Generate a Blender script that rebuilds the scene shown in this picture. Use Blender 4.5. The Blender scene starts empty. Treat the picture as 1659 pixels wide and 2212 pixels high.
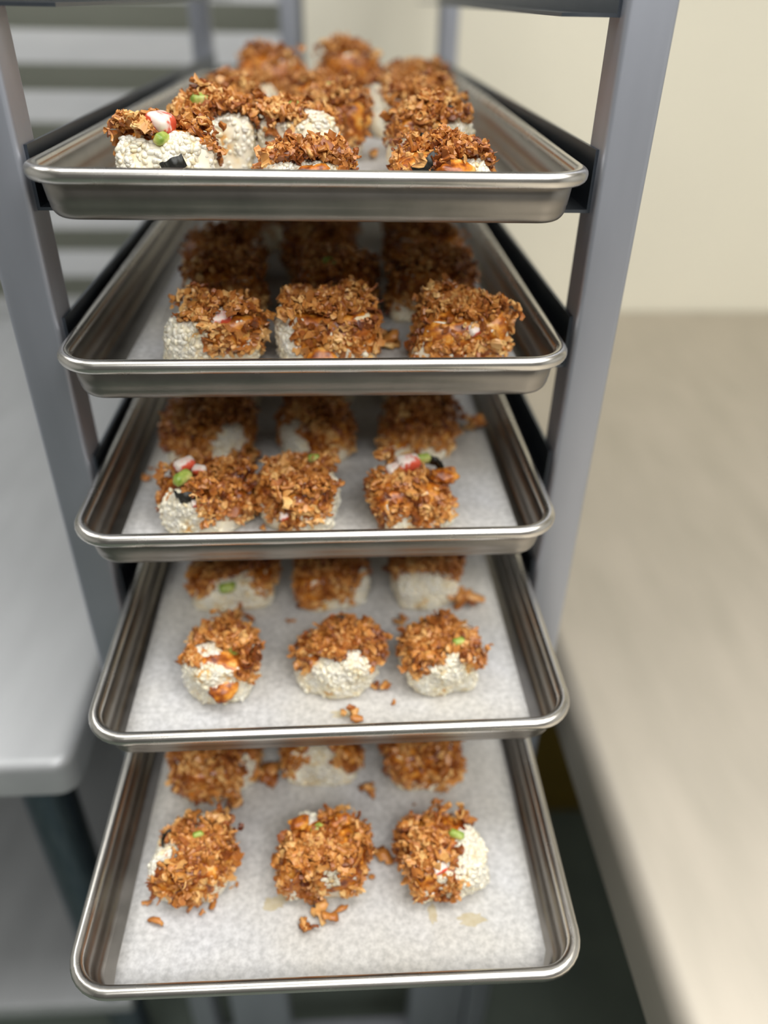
import bpy, bmesh, math, random
import numpy as np
from mathutils import Vector, Matrix

random.seed(7)
rng = np.random.default_rng(11)
sc = bpy.context.scene
Z0 = 1.35                                   # height of the top pan's rim above the floor

# ------------------------------------------------------------------ camera, light, exposure
CAM_POS = Vector((0.0127, 0.0, Z0 + 0.0853))
PITCH, YAW, ROLL = 33.801, -3.8647, 1.1715
cd = bpy.data.cameras.new('camera')
cd.sensor_fit = 'VERTICAL'
cd.sensor_height = 36.0
cd.lens = 36.0 * 1662.5 / 2212.0
cd.clip_start = 0.01
cd.dof.use_dof = True
cd.dof.focus_distance = 0.468
cd.dof.aperture_fstop = 2.1
cam = bpy.data.objects.new('camera', cd)
sc.collection.objects.link(cam)
cam.matrix_world = (Matrix.Translation(CAM_POS) @ Matrix.Rotation(math.radians(YAW), 4, 'Z')
                    @ Matrix.Rotation(math.radians(90 - PITCH), 4, 'X') @ Matrix.Rotation(math.radians(ROLL), 4, 'Z'))
sc.camera = cam

world = bpy.data.worlds.new('world')
sc.world = world
world.use_nodes = True
world.node_tree.nodes['Background'].inputs[0].default_value = (0.9, 0.95, 1.0, 1)
world.node_tree.nodes['Background'].inputs[1].default_value = 0.25


def area(name, loc, sx, sy, power, col):
    l = bpy.data.lights.new(name, 'AREA')
    l.shape = 'RECTANGLE'
    l.size, l.size_y, l.energy, l.color = sx, sy, power, col
    o = bpy.data.objects.new(name, l)
    o.location = loc
    sc.collection.objects.link(o)
    return o


area('ceiling_lamp', (0.15, -1.15, 2.62), 1.4, 0.6, 22, (1.0, 0.99, 0.97))
area('ceiling_lamp', (0.1, 0.28, 2.62), 1.8, 0.5, 14, (1.0, 0.99, 0.97))
area('ceiling_lamp', (-1.35, 1.15, 2.62), 0.6, 1.3, 9, (1.0, 0.99, 0.97))
area('ceiling_lamp', (1.0, -0.35, 2.62), 1.2, 1.2, 18, (1.0, 0.99, 0.97))

sc.view_settings.view_transform = 'Standard'
sc.view_settings.look = 'None'
sc.view_settings.gamma = 1.0
sc.view_settings.use_curve_mapping = False
sc.view_settings.exposure = 0.44


# ------------------------------------------------------------------ materials
def lin(r, g, b):
    f = lambda c: (c / 255 / 12.92) if c / 255 <= 0.04045 else ((c / 255 + 0.055) / 1.055) ** 2.4
    return (f(r), f(g), f(b), 1)


def mat(name, color=(0.8, 0.8, 0.8, 1), rough=0.5, metal=0.0, spec=0.5):
    m = bpy.data.materials.new(name)
    m.use_nodes = True
    b = m.node_tree.nodes['Principled BSDF']
    b.inputs['Base Color'].default_value = color
    b.inputs['Roughness'].default_value = rough
    b.inputs['Metallic'].default_value = metal
    b.inputs['Specular IOR Level'].default_value = spec
    return m, m.node_tree.nodes, m.node_tree.links, b


def ramp(nodes, stops):
    r = nodes.new('ShaderNodeValToRGB')
    el = r.color_ramp.elements
    while len(el) < len(stops):
        el.new(0.5)
    for e, (p, c) in zip(el, stops):
        e.position = p
        e.color = c
    return r


def noise(nodes, links, scale, detail=3, stretch=None, rough=0.5):
    tc = nodes.new('ShaderNodeTexCoord')
    n = nodes.new('ShaderNodeTexNoise')
    n.inputs['Scale'].default_value = scale
    n.inputs['Detail'].default_value = detail
    n.inputs['Roughness'].default_value = rough
    if stretch:
        mp = nodes.new('ShaderNodeMapping')
        mp.inputs['Scale'].default_value = stretch
        links.new(tc.outputs['Object'], mp.inputs['Vector'])
        links.new(mp.outputs['Vector'], n.inputs['Vector'])
    else:
        links.new(tc.outputs['Object'], n.inputs['Vector'])
    return n


def metal(name, c1, c2, rough, stretch, scale=60, bump=0.02, rspread=0.12, met=1.0):
    m, N, L, b = mat(name, c1, rough, met)
    n = noise(N, L, scale, 4, stretch)
    r = ramp(N, [(0.3, c1), (0.7, c2)])
    L.new(n.outputs['Fac'], r.inputs['Fac'])
    L.new(r.outputs['Color'], b.inputs['Base Color'])
    mr = N.new('ShaderNodeMapRange')
    mr.inputs['To Min'].default_value = rough - rspread / 2
    mr.inputs['To Max'].default_value = rough + rspread / 2
    L.new(n.outputs['Fac'], mr.inputs['Value'])
    L.new(mr.outputs['Result'], b.inputs['Roughness'])
    bp = N.new('ShaderNodeBump')
    bp.inputs['Strength'].default_value = bump
    bp.inputs['Distance'].default_value = 0.001
    L.new(n.outputs['Fac'], bp.inputs['Height'])
    L.new(bp.outputs['Normal'], b.inputs['Normal'])
    return m


M = {}
M['pan'] = metal('pan_aluminium', lin(146, 142, 136), lin(160, 155, 149), 0.36, (6, 6, 6), 8, 0.0)
M['rim'] = metal('rim_aluminium', lin(206, 202, 195), lin(222, 218, 212), 0.27, (4, 4, 4), 8, 0.0, 0.06)
M['post'] = metal('post_metal', lin(168, 172, 182), lin(178, 182, 192), 0.46, (6, 6, 1), 5, 0.0, 0.06, 0.8)
M['slide'] = metal('slide_metal', lin(96, 104, 114), lin(116, 122, 130), 0.38, (6, 2, 6), 8, 0.0, 0.06)
M['bright_slide'] = metal('bright_slide_metal', lin(226, 228, 230), lin(234, 235, 236), 0.55, (1, 4, 4), 8, 0.0, 0.06, 0.55)
M['counter'] = metal('counter_steel', lin(194, 187, 174), lin(204, 196, 183), 0.6, (6, 1.5, 6), 4, 0.0, 0.08, 0.7)
M['grey_counter'] = metal('grey_counter_steel', lin(180, 182, 184), lin(190, 192, 194), 0.5, (6, 1.5, 6), 4, 0.0, 0.08, 0.5)
M['leg'] = metal('leg_steel', lin(90, 104, 118), lin(120, 130, 140), 0.35, (30, 30, 3), 8, 0.03)
M['rubber'] = mat('caster_rubber', lin(36, 37, 38), 0.6)[0]

# painted wall, floor, ceiling
def painted(name, c1, c2, rough, sc_=3.0, bump=0.0):
    m, N, L, b = mat(name, c1, rough)
    n = noise(N, L, sc_, 4)
    r = ramp(N, [(0.35, c1), (0.65, c2)])
    L.new(n.outputs['Fac'], r.inputs['Fac'])
    L.new(r.outputs['Color'], b.inputs['Base Color'])
    if bump:
        bp = N.new('ShaderNodeBump')
        bp.inputs['Strength'].default_value = bump
        n2 = noise(N, L, sc_ * 60, 2)
        L.new(n2.outputs['Fac'], bp.inputs['Height'])
        L.new(bp.outputs['Normal'], b.inputs['Normal'])
    return m


M['wall'] = painted('cream_paint', lin(237, 232, 213), lin(232, 227, 209), 0.55, 2.0, 0.02)
M['wall_grey'] = painted('grey_paint', lin(165, 168, 156), lin(157, 160, 148), 0.6, 2.0)
M['wall_white'] = painted('white_paint', lin(214, 214, 212), lin(208, 208, 206), 0.6, 2.0)
M['wall_dark'] = painted('dark_grey_paint', lin(122, 121, 120), lin(112, 112, 111), 0.6, 2.0)
M['ceiling'] = painted('ceiling_paint', lin(226, 225, 220), lin(220, 219, 214), 0.8)
M['floor'] = painted('floor_vinyl', lin(100, 110, 103), lin(110, 120, 111), 0.5, 8.0, 0.03)
M['olive'] = painted('olive_plastic', lin(120, 98, 30), lin(108, 88, 28), 0.5, 8.0)
M['ceiling'].name = 'ceiling_paint'

# parchment: fibrous mottling
m, N, L, b = mat('parchment_paper', lin(222, 221, 220), 0.62, 0, 0.35)
n = noise(N, L, 230, 6, None, 0.65)
r = ramp(N, [(0.36, lin(175, 175, 176)), (0.64, lin(206, 206, 207))])
L.new(n.outputs['Fac'], r.inputs['Fac'])
n2 = noise(N, L, 9, 3)
r2 = ramp(N, [(0.35, lin(250, 246, 236)), (0.65, lin(255, 255, 255))])
L.new(n2.outputs['Fac'], r2.inputs['Fac'])
mx = N.new('ShaderNodeMix')
mx.data_type = 'RGBA'
mx.blend_type = 'MULTIPLY'
mx.inputs['Factor'].default_value = 1.0
L.new(r.outputs['Color'], mx.inputs['A'])
L.new(r2.outputs['Color'], mx.inputs['B'])
L.new(mx.outputs['Result'], b.inputs['Base Color'])
bp = N.new('ShaderNodeBump')
bp.inputs['Strength'].default_value = 0.12
bp.inputs['Distance'].default_value = 0.001
L.new(n.outputs['Fac'], bp.inputs['Height'])
L.new(bp.outputs['Normal'], b.inputs['Normal'])
M['paper'] = m


def island_mat(name, stops, rough, nscale, nmix, spec=0.5, sss=0.0, coat=0.0):
    """colour picked per loose piece, shifted by a slow noise"""
    m, N, L, b = mat(name, stops[0][1], rough, 0, spec)
    g = N.new('ShaderNodeNewGeometry')
    n = noise(N, L, nscale, 3)
    mr = N.new('ShaderNodeMapRange')
    mr.inputs['From Min'].default_value = 0.3
    mr.inputs['From Max'].default_value = 0.7
    L.new(n.outputs['Fac'], mr.inputs['Value'])
    mix = N.new('ShaderNodeMix')
    mix.data_type = 'FLOAT'
    mix.inputs['Factor'].default_value = nmix
    L.new(g.outputs['Random Per Island'], mix.inputs['A'])
    L.new(mr.outputs['Result'], mix.inputs['B'])
    r = ramp(N, stops)
    L.new(mix.outputs['Result'], r.inputs['Fac'])
    L.new(r.outputs['Color'], b.inputs['Base Color'])
    if sss:
        b.inputs['Subsurface Weight'].default_value = sss
        b.inputs['Subsurface Radius'].default_value = (1.0, 0.8, 0.55)
        b.inputs['Subsurface Scale'].default_value = 0.003
    if coat:
        b.inputs['Coat Weight'].default_value = coat
        b.inputs['Coat Roughness'].default_value = 0.12
    return m


M['onion'] = island_mat('fried_onion', [(0.10, lin(88, 36, 10)), (0.30, lin(150, 82, 28)), (0.58, lin(200, 134, 64)), (0.92, lin(238, 196, 128))],
                        0.42, 42, 0.5, 0.5, 0.0, 0.12)
M['grain'] = island_mat('rice_grain', [(0.0, lin(226, 178, 108)), (0.22, lin(240, 222, 184)), (0.5, lin(247, 236, 210)), (1.0, lin(251, 244, 226))],
                        0.3, 70, 0.6, 0.5, 0.4, 0.2)
M['rice'] = island_mat('rice_mass', [(0.12, lin(222, 170, 100)), (0.32, lin(240, 222, 186)), (0.5, lin(246, 234, 208)), (1.0, lin(249, 240, 220))],
                       0.42, 70, 1.0, 0.4, 0.4)
M['sauce'] = island_mat('orange_sauce', [(0.1, lin(112, 48, 12)), (0.45, lin(176, 96, 26)), (0.75, lin(218, 142, 46)), (1.0, lin(236, 186, 104))],
                        0.36, 140, 1.0, 0.5, 0.15, 0.1)
M['nori'] = painted('nori_seaweed', lin(24, 26, 24), lin(40, 40, 34), 0.35, 300, 0.2)
M['avocado'] = island_mat('avocado_flesh', [(0.1, lin(112, 142, 48)), (0.5, lin(166, 182, 86)), (0.95, lin(212, 206, 132))], 0.35, 120, 1.0, 0.5, 0.2)
M['crab'] = island_mat('crab_stick', [(0.35, lin(238, 225, 214)), (0.5, lin(240, 206, 196)), (0.62, lin(222, 92, 64))], 0.35, 90, 1.0, 0.5, 0.2)
M['stain'] = painted('grease_stain', lin(190, 181, 158), lin(180, 168, 140), 0.35, 200)

# ------------------------------------------------------------------ helpers
C = sc.collection


def link(name, me, m=None, parent=None, loc=None, smooth=True):
    o = bpy.data.objects.new(name, me)
    C.objects.link(o)
    if m is not None and len(me.materials) == 0:
        me.materials.append(m)
    if smooth:
        me.polygons.foreach_set('use_smooth', [True] * len(me.polygons))
    if parent is not None:
        o.parent = parent
    if loc is not None:
        o.location = loc
    return o


def pyd(name, v, f):
    me = bpy.data.meshes.new(name)
    me.from_pydata(v.tolist() if hasattr(v, 'tolist') else v, [], f.tolist() if hasattr(f, 'tolist') else f)
    me.update()
    return me


def thing(name, label, cat, loc=(0, 0, 0), rz=0, rx=0, group=None):
    o = bpy.data.objects.new(name, None)
    C.objects.link(o)
    o.empty_display_size = 0.02
    o.location = loc
    o.rotation_euler = (rx, 0, rz)
    tag(o, label, cat, group)
    return o


def tag(o, label, cat, group=None):
    o['label'] = label
    o['category'] = cat
    if group:
        o['group'] = group


def box_bm(bm, x0, x1, y0, y1, z0, z1):
    v = [bm.verts.new(c) for c in ((x0, y0, z0), (x1, y0, z0), (x1, y1, z0), (x0, y1, z0), (x0, y0, z1), (x1, y0, z1), (x1, y1, z1), (x0, y1, z1))]
    for f in ((0, 3, 2, 1), (4, 5, 6, 7), (0, 1, 5, 4), (1, 2, 6, 5), (2, 3, 7, 6), (3, 0, 4, 7)):
        bm.faces.new([v[i] for i in f])


def box(name, x0, x1, y0, y1, z0, z1, m, parent=None, bevel=0.0, seg=2, loc=None):
    bm = bmesh.new()
    box_bm(bm, x0, x1, y0, y1, z0, z1)
    if bevel:
        bmesh.ops.bevel(bm, geom=bm.edges[:], offset=bevel, segments=seg, profile=0.6, affect='EDGES')
    me = bpy.data.meshes.new(name)
    bm.to_mesh(me)
    bm.free()
    o = link(name, me, m, parent, loc, smooth=False)
    if bevel:
        try:
            me.set_sharp_from_angle(angle=math.radians(35))
        except Exception:
            pass
        me.polygons.foreach_set('use_smooth', [True] * len(me.polygons))
    return o


def struct(o):
    o['kind'] = 'structure'
    return o


def prism_x(name, prof, x0, x1, m, parent=None, axis='y'):
    """closed profile swept along one axis; prof in (a, z): a = y for axis x, a = x for axis y"""
    n = len(prof)
    v, f = [], []
    for t in (x0, x1):
        for a, z in prof:
            v.append((t, a, z) if axis == 'x' else (a, t, z))
    for i in range(n):
        j = (i + 1) % n
        f.append((i, j, n + j, n + i))
    f.append(tuple(range(n))[::-1])
    f.append(tuple(range(n, 2 * n)))
    me = pyd(name, v, f)
    bm = bmesh.new()
    bm.from_mesh(me)
    bmesh.ops.recalc_face_normals(bm, faces=bm.faces[:])
    bm.to_mesh(me)
    bm.free()
    o = link(name, me, m, parent, None, smooth=True)
    me.set_sharp_from_angle(angle=math.radians(40))
    return o


def cyl(name, c, r, h, m, parent=None, axis='z', seg=20, r2=None):
    bm = bmesh.new()
    bmesh.ops.create_cone(bm, cap_ends=True, segments=seg, radius1=r, radius2=r if r2 is None else r2, depth=h)
    if axis == 'x':
        bmesh.ops.rotate(bm, verts=bm.verts[:], cent=(0, 0, 0), matrix=Matrix.Rotation(math.pi / 2, 3, 'Y'))
    if axis == 'y':
        bmesh.ops.rotate(bm, verts=bm.verts[:], cent=(0, 0, 0), matrix=Matrix.Rotation(math.pi / 2, 3, 'X'))
    bmesh.ops.translate(bm, verts=bm.verts[:], vec=c)
    me = bpy.data.meshes.new(name)
    bm.to_mesh(me)
    bm.free()
    o = link(name, me, m, parent)
    me.set_sharp_from_angle(angle=math.radians(40))
    return o


# ------------------------------------------------------------------ room
struct(box('floor', -2.4, 2.4, -2.2, 2.7, -0.1, 0.0, M['floor']))
struct(box('ceiling', -2.4, 2.4, -2.2, 2.7, 2.65, 2.75, M['ceiling']))
struct(box('wall_back', -0.038, 2.4, 1.615, 1.735, 0, 2.65, M['wall']))
struct(box('wall_recess', -0.038, 0.08, 1.735, 2.6, 0, 2.65, M['wall']))
struct(box('wall_rear', -2.4, 0.08, 2.6, 2.7, 0, 2.65, M['wall_grey']))
struct(box('wall_left', -2.5, -2.4, -2.2, 2.7, 0, 2.65, M['wall_white']))
struct(box('wall_right', 2.4, 2.5, -2.2, 2.7, 0, 2.65, M['wall_white']))
struct(box('wall_front', -2.4, 2.4, -2.3, -2.2, 0, 2.65, M['wall_dark']))

# ------------------------------------------------------------------ the pan rack
S = 0.1066                                   # spacing of the slides
rack = thing('sheet_pan_rack', 'grey metal pan rack with square posts holding five loaded pans', 'rack', (0, 0, 0))
XLI, XLO, XRI, XRO = -0.1725, -0.2035, 0.1768, 0.2072
YF, YB = 0.505, 1.39
for xa, xb in ((XLO, XLI), (XRI, XRO)):
    for y in (YF, YB):
        box('post', xa, xb, y, y + 0.032, 0.13, 2.0, M['post'], rack, 0.0038, 3)
for k in range(-3, 10):
    zz = Z0 - S * k
    for sgn, xi in ((-1, XLI), (1, XRI)):
        t = 0.002
        pr = [(xi, zz - 0.0290), (xi, zz + 0.0085), (xi - sgn * t, zz + 0.0085), (xi - sgn * t, zz - 0.0290 + t),
              (xi - sgn * 0.034, zz - 0.0290 + t), (xi - sgn * 0.034, zz - 0.0290)]
        prism_x('slide', pr, YF + 0.009, YB + 0.02, M['slide'], rack)
for y in (YF, YB):
    box('crossbar', XLI, XRI, y + 0.004, y + 0.028, 0.14, 0.172, M['post'], rack, 0.002)
    box('crossbar', XLI, XRI, y + 0.004, y + 0.028, 1.955, 1.987, M['post'], rack, 0.002)
for xa, xb in ((-0.150, -0.072), (0.098, XRI - 0.002)):
    box('base_rail', xa, xb, YF + 0.004, YF + 0.034, 0.112, 0.330, M['post'], rack, 0.004)
for xa in ((XLO + XLI) / 2, (XRI + XRO) / 2):
    for y in (YF + 0.016, YB + 0.016):
        st = cyl('caster', (xa, y, 0.112), 0.012, 0.05, M['post'], rack)
        cyl('wheel', (xa, y + 0.012, 0.05), 0.05, 0.024, M['rubber'], st, 'x', 24)
        box('fork', xa - 0.018, xa + 0.018, y - 0.018, y + 0.026, 0.098, 0.104, M['post'], st, 0.001)

# ------------------------------------------------------------------ second rack in the recess, side-on
rack2 = thing('empty_pan_rack', 'blurred empty rack with bright horizontal slides standing behind the left counter', 'rack', (0, 0, 0))
for x in (-0.083, -1.10):
    for y in (1.665, 2.2):
        box('post', x, x + 0.036, y, y + 0.036, 0.12, 2.1, M['post'], rack2, 0.003)
for i in range(-5, 10):
    zc = Z0 - 0.0982 * i + 0.0
    for y in (1.672,):
        t = 0.003
        pr = [(y, zc - 0.027), (y, zc + 0.026), (y + t, zc + 0.026), (y + t, zc - 0.024), (y + 0.05, zc - 0.024), (y + 0.05, zc - 0.027)]
        prism_x('slide', pr, -1.09, -0.07, M['bright_slide'], rack2, 'x')
for x in (-0.065, -1.082):
    for y in (1.683, 2.218):
        st = cyl('caster', (x, y, 0.11), 0.012, 0.04, M['post'], rack2)
        cyl('wheel', (x, y, 0.046), 0.046, 0.024, M['rubber'], st, 'x', 20)


# ------------------------------------------------------------------ counters
def edge_prof(xe, x_far, zt, sgn, r=0.018, drop=0.042):
    """worktop section: flat top, rounded edge at xe, short skirt with a return"""
    pr = [(x_far, zt)]
    for i in range(9):
        a = math.pi / 2 * i / 8
        pr.append((xe + sgn * (r - r * math.sin(a)), zt - r + r * math.cos(a)))
    pr += [(xe, zt - drop), (xe + sgn * 0.012, zt - drop - 0.004), (xe + sgn * 0.014, zt - drop), (xe + sgn * 0.014, zt - 0.022), (x_far, zt - 0.022)]
    return pr


ZC = Z0 - 0.4797
ct = thing('steel_counter', 'wide beige-grey steel counter with rolled edge right of the rack', 'counter')
prism_x('worktop', edge_prof(0.232, 1.6, ZC, 1, 0.020, 0.062), -0.7, 1.61, M['counter'], ct)
for x, y in ((0.36, -0.55), (0.36, 1.5), (1.5, -0.55), (1.5, 1.5)):
    lg = cyl('leg', (x, y, (ZC - 0.022) / 2 + 0.02), 0.02, ZC - 0.022 - 0.04, M['leg'], ct)
    cyl('foot', (x, y, 0.02), 0.024, 0.04, M['rubber'], lg)
ct2 = thing('steel_table', 'grey steel table with rounded front edge left of the rack', 'table')
YT = 0.452


def slab(name, x0, x1, y0, y1, zt, h, rc, re, m, parent):
    prof = [(re * (1 - math.cos(a)), zt - re + re * math.sin(a)) for a in [math.pi / 2 * q / 6 for q in range(7)]][::-1]
    prof += [(0, zt - h), (0.010, zt - h - 0.003), (0.012, zt - h), (0.012, zt - 0.02)]
    v, f = [], []
    nc = 6
    for d, z in prof:
        r_ = max(rc - d, 0.002)
        xa, xb, ya, yb = x0 + d, x1 - d, y0 + d, y1 - d
        for cx, cy, a0 in ((xa + r_, ya + r_, math.pi), (xb - r_, ya + r_, 1.5 * math.pi), (xb - r_, yb - r_, 0), (xa + r_, yb - r_, 0.5 * math.pi)):
            for q in range(nc + 1):
                a = a0 + math.pi / 2 * q / nc
                v.append((cx + r_ * math.cos(a), cy + r_ * math.sin(a), z))
    n_ = 4 * (nc + 1)
    for k_ in range(len(prof) - 1):
        for q in range(n_):
            q2 = (q + 1) % n_
            f.append((k_ * n_ + q, k_ * n_ + q2, (k_ + 1) * n_ + q2, (k_ + 1) * n_ + q))
    f.append(tuple(range(n_)))
    f.append(tuple(range((len(prof) - 1) * n_, len(prof) * n_)))
    me = pyd(name, v, f)
    bm = bmesh.new()
    bm.from_mesh(me)
    bmesh.ops.recalc_face_normals(bm, faces=bm.faces[:])
    bm.to_mesh(me)
    bm.free()
    o = link(name, me, m, parent)
    me.set_sharp_from_angle(angle=math.radians(35))
    return o


slab('worktop', -1.5, -0.230, YT, 1.585, ZC, 0.040, 0.018, 0.010, M['grey_counter'], ct2)
for x, y in ((-0.30, 0.53), (-0.30, 1.50), (-1.4, 0.53), (-1.4, 1.50)):
    lg = cyl('leg', (x, y, (ZC - 0.044) / 2 + 0.02), 0.026, ZC - 0.044 - 0.04, M['leg'], ct2)
    cyl('foot', (x, y, 0.02), 0.025, 0.04, M['rubber'], lg)
box('lower_shelf', -1.43, -0.275, 0.50, 1.53, 0.30, 0.33, M['grey_counter'], ct2, 0.006)
ob = box('storage_bin', 0.20, 0.62, 0.98, 1.35, 0.001, 0.30, M['olive'], None, 0.012)
tag(ob, 'dark olive storage bin on the floor under the right counter', 'bin')

# ------------------------------------------------------------------ sheet pans
W, LEN, RC = 0.322, 0.66, 0.026
TR = [(-0.0020, 0.4648, -0.0165), (-0.0008, 0.4513, 0.0027), (-0.0022, 0.4166, 0.0030), (0.0055, 0.3436, 0.0050), (0.0002, 0.2358, -0.0075)]
FLOOR_D = 0.0254                              # pan floor below the rim centre


def rrect(d, z, nc=8):
    """rounded rectangle inset by d, origin at front edge centre"""
    r = max(RC - d, 0.004)
    x0, x1, y0, y1 = -W / 2 + d, W / 2 - d, d, LEN - d
    pts = []
    for cx, cy, a0 in ((x0 + r, y0 + r, math.pi), (x1 - r, y0 + r, 1.5 * math.pi), (x1 - r, y1 - r, 0), (x0 + r, y1 - r, 0.5 * math.pi)):
        for i in range(nc + 1):
            a = a0 + (math.pi / 2) * i / nc
            pts.append((cx + r * math.cos(a), cy + r * math.sin(a), z))
    return pts


def sweep(name, prof, m, cap0=False, cap1=False, parent=None, closed=False):
    v, f = [], []
    for d, z in prof:
        v += rrect(d, z)
    n = len(v) // len(prof)
    K = len(prof)
    for k in range(K if closed else K - 1):
        k2 = (k + 1) % K
        for i in range(n):
            j = (i + 1) % n
            f.append((k * n + i, k * n + j, k2 * n + j, k2 * n + i))
    if cap0:
        f.append(tuple(range(n))[::-1])
    if cap1:
        f.append(tuple(range((K - 1) * n, K * n)))
    me = pyd(name, v, f)
    bm = bmesh.new()
    bm.from_mesh(me)
    bmesh.ops.recalc_face_normals(bm, faces=bm.faces[:])
    bm.to_mesh(me)
    bm.free()
    return link(name, me, m, parent)


inner = [(0.0125, -0.0254)]
for i in range(7):
    a = math.pi / 2 * i / 6
    inner.append((0.0125 - 0.0055 * math.sin(a), -0.0254 + 0.0080 * (1 - math.cos(a))))
inner += [(0.0046, -0.002)]
outer = [(0.0038, -0.0022), (0.0060, -0.0170)]
for i in range(7):
    a = math.pi / 2 * (1 - i / 6)
    outer.append((0.0130 - 0.0066 * math.sin(a), -0.0264 + 0.0088 * (1 - math.cos(a))))
outer += [(0.0134, -0.0264)]
RR = 0.0043
rim_prof = []
for i in range(16):
    a = 2 * math.pi * i / 16
    # flattened lower lip on the outside
    rim_prof.append((-RR * math.cos(a) * 1.0, RR * math.sin(a) * (1.0 if math.sin(a) > 0 else 1.15)))
rim_prof = [(d + 0.0005, z) for d, z in rim_prof]

PAN_LABEL = ['topmost pan of the rack, crowded with rolls and seen almost edge-on',
             'second pan from the top, four rows of rolls in deep shade',
             'middle pan of the five, red crab on its right front roll',
             'fourth pan down, front row of three rolls spaced on clean paper',
             'lowest pan, pulled furthest out with a wide bare strip of paper']
PAPER_LABEL = ['white parchment under the crowded rolls of the topmost pan',
               'white parchment lining the second pan from the top',
               'white parchment lining the middle pan',
               'white parchment lining the fourth pan, with a faint grease mark near its front',
               'white parchment in the lowest pan, its bare front strip speckled with crumbs']
pans, papers = [], []
pan0 = thing('sheet_pan', PAN_LABEL[0], 'pan', group='loaded sheet pans')
prof_body = inner + outer
sweep('pan_body', prof_body, M['pan'], True, True, pan0)
sweep('rolled_rim', rim_prof, M['rim'], parent=pan0, closed=True)
for k in range(5):
    if k == 0:
        p = pan0
    else:
        p = pan0.copy()
        C.objects.link(p)
        for ch in pan0.children:
            c = ch.copy()
            C.objects.link(c)
            c.parent = p
        p['label'] = PAN_LABEL[k]
    x, y, th = TR[k]
    p.location = (x, y, Z0 - S * k)
    p.rotation_euler = (0, 0, th)
    pans.append(p)


def tray_pt(k, u, v, z=0.0):
    x, y, th = TR[k]
    c, s = math.cos(th), math.sin(th)
    return Vector((x + c * u - s * v, y + s * u + c * v, Z0 - S * k - FLOOR_D + z))


PAPER_T = 0.0006
PAPER = [(-0.138, 0.136, 0.013), (-0.136, 0.143, 0.013), (-0.142, 0.145, 0.013), (-0.1455, 0.141, 0.013), (-0.141, 0.1462, 0.013)]
for k in range(5):
    xa, xb, ya = PAPER[k]
    nx, ny = 26, 44
    yb = LEN - 0.03
    X, Y = np.meshgrid(np.linspace(xa, xb, nx), np.linspace(ya, yb, ny))
    for sx in (-1, 1):                     # corners follow the round corners of the pan floor
        for cy, sy in ((0.0275, -1), (LEN - 0.0275, 1)):
            cx = sx * 0.1335
            dx, dy = (X - cx) * sx, (Y - cy) * sy
            dd = np.hypot(dx, dy)
            mk = (dx > 0) & (dy > 0) & (dd > 0.0135)
            q = np.where(mk, 0.0135 / np.maximum(dd, 1e-6), 1.0)
            X = np.where(mk, cx + sx * dx * q, X)
            Y = np.where(mk, cy + sy * dy * q, Y)
    Zt = 0.0004 * (np.sin(X * 60 + k) * np.sin(Y * 37 + 2 * k) + 1) * 0.5
    v = np.concatenate([np.stack([X.ravel(), Y.ravel(), Zt.ravel() + 0.0004], 1), np.stack([X.ravel(), Y.ravel(), Zt.ravel() + 0.0002], 1)])
    f = []
    n0 = nx * ny
    for j in range(ny - 1):
        for i in range(nx - 1):
            a = j * nx + i
            f.append((a, a + 1, a + nx + 1, a + nx))
            f.append((n0 + a, n0 + a + nx, n0 + a + nx + 1, n0 + a + 1))
    ringi = [i for i in range(nx)] + [j * nx + nx - 1 for j in range(1, ny)] + [(ny - 1) * nx + i for i in range(nx - 2, -1, -1)] + [j * nx for j in range(ny - 2, 0, -1)]
    for a, b2 in zip(ringi, ringi[1:] + ringi[:1]):
        f.append((b2, a, n0 + a, n0 + b2))
    me = pyd('parchment_sheet', v, f)
    o = link('parchment_sheet', me, M['paper'])
    o.location = tray_pt(k, 0, 0)
    o.rotation_euler = (0, 0, TR[k][2])
    tag(o, PAPER_LABEL[k], 'paper', 'parchment sheets in the pans')
    papers.append(o)


# ------------------------------------------------------------------ food pieces
def frames(nrm, r):
    """rotation matrices whose z is nrm, with a random spin"""
    n = nrm / np.linalg.norm(nrm, axis=1, keepdims=True)
    t = r.normal(size=n.shape)
    t -= (t * n).sum(1, keepdims=True) * n
    t /= np.linalg.norm(t, axis=1, keepdims=True)
    b_ = np.cross(n, t)
    return np.stack([t, b_, n], 2)


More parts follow.
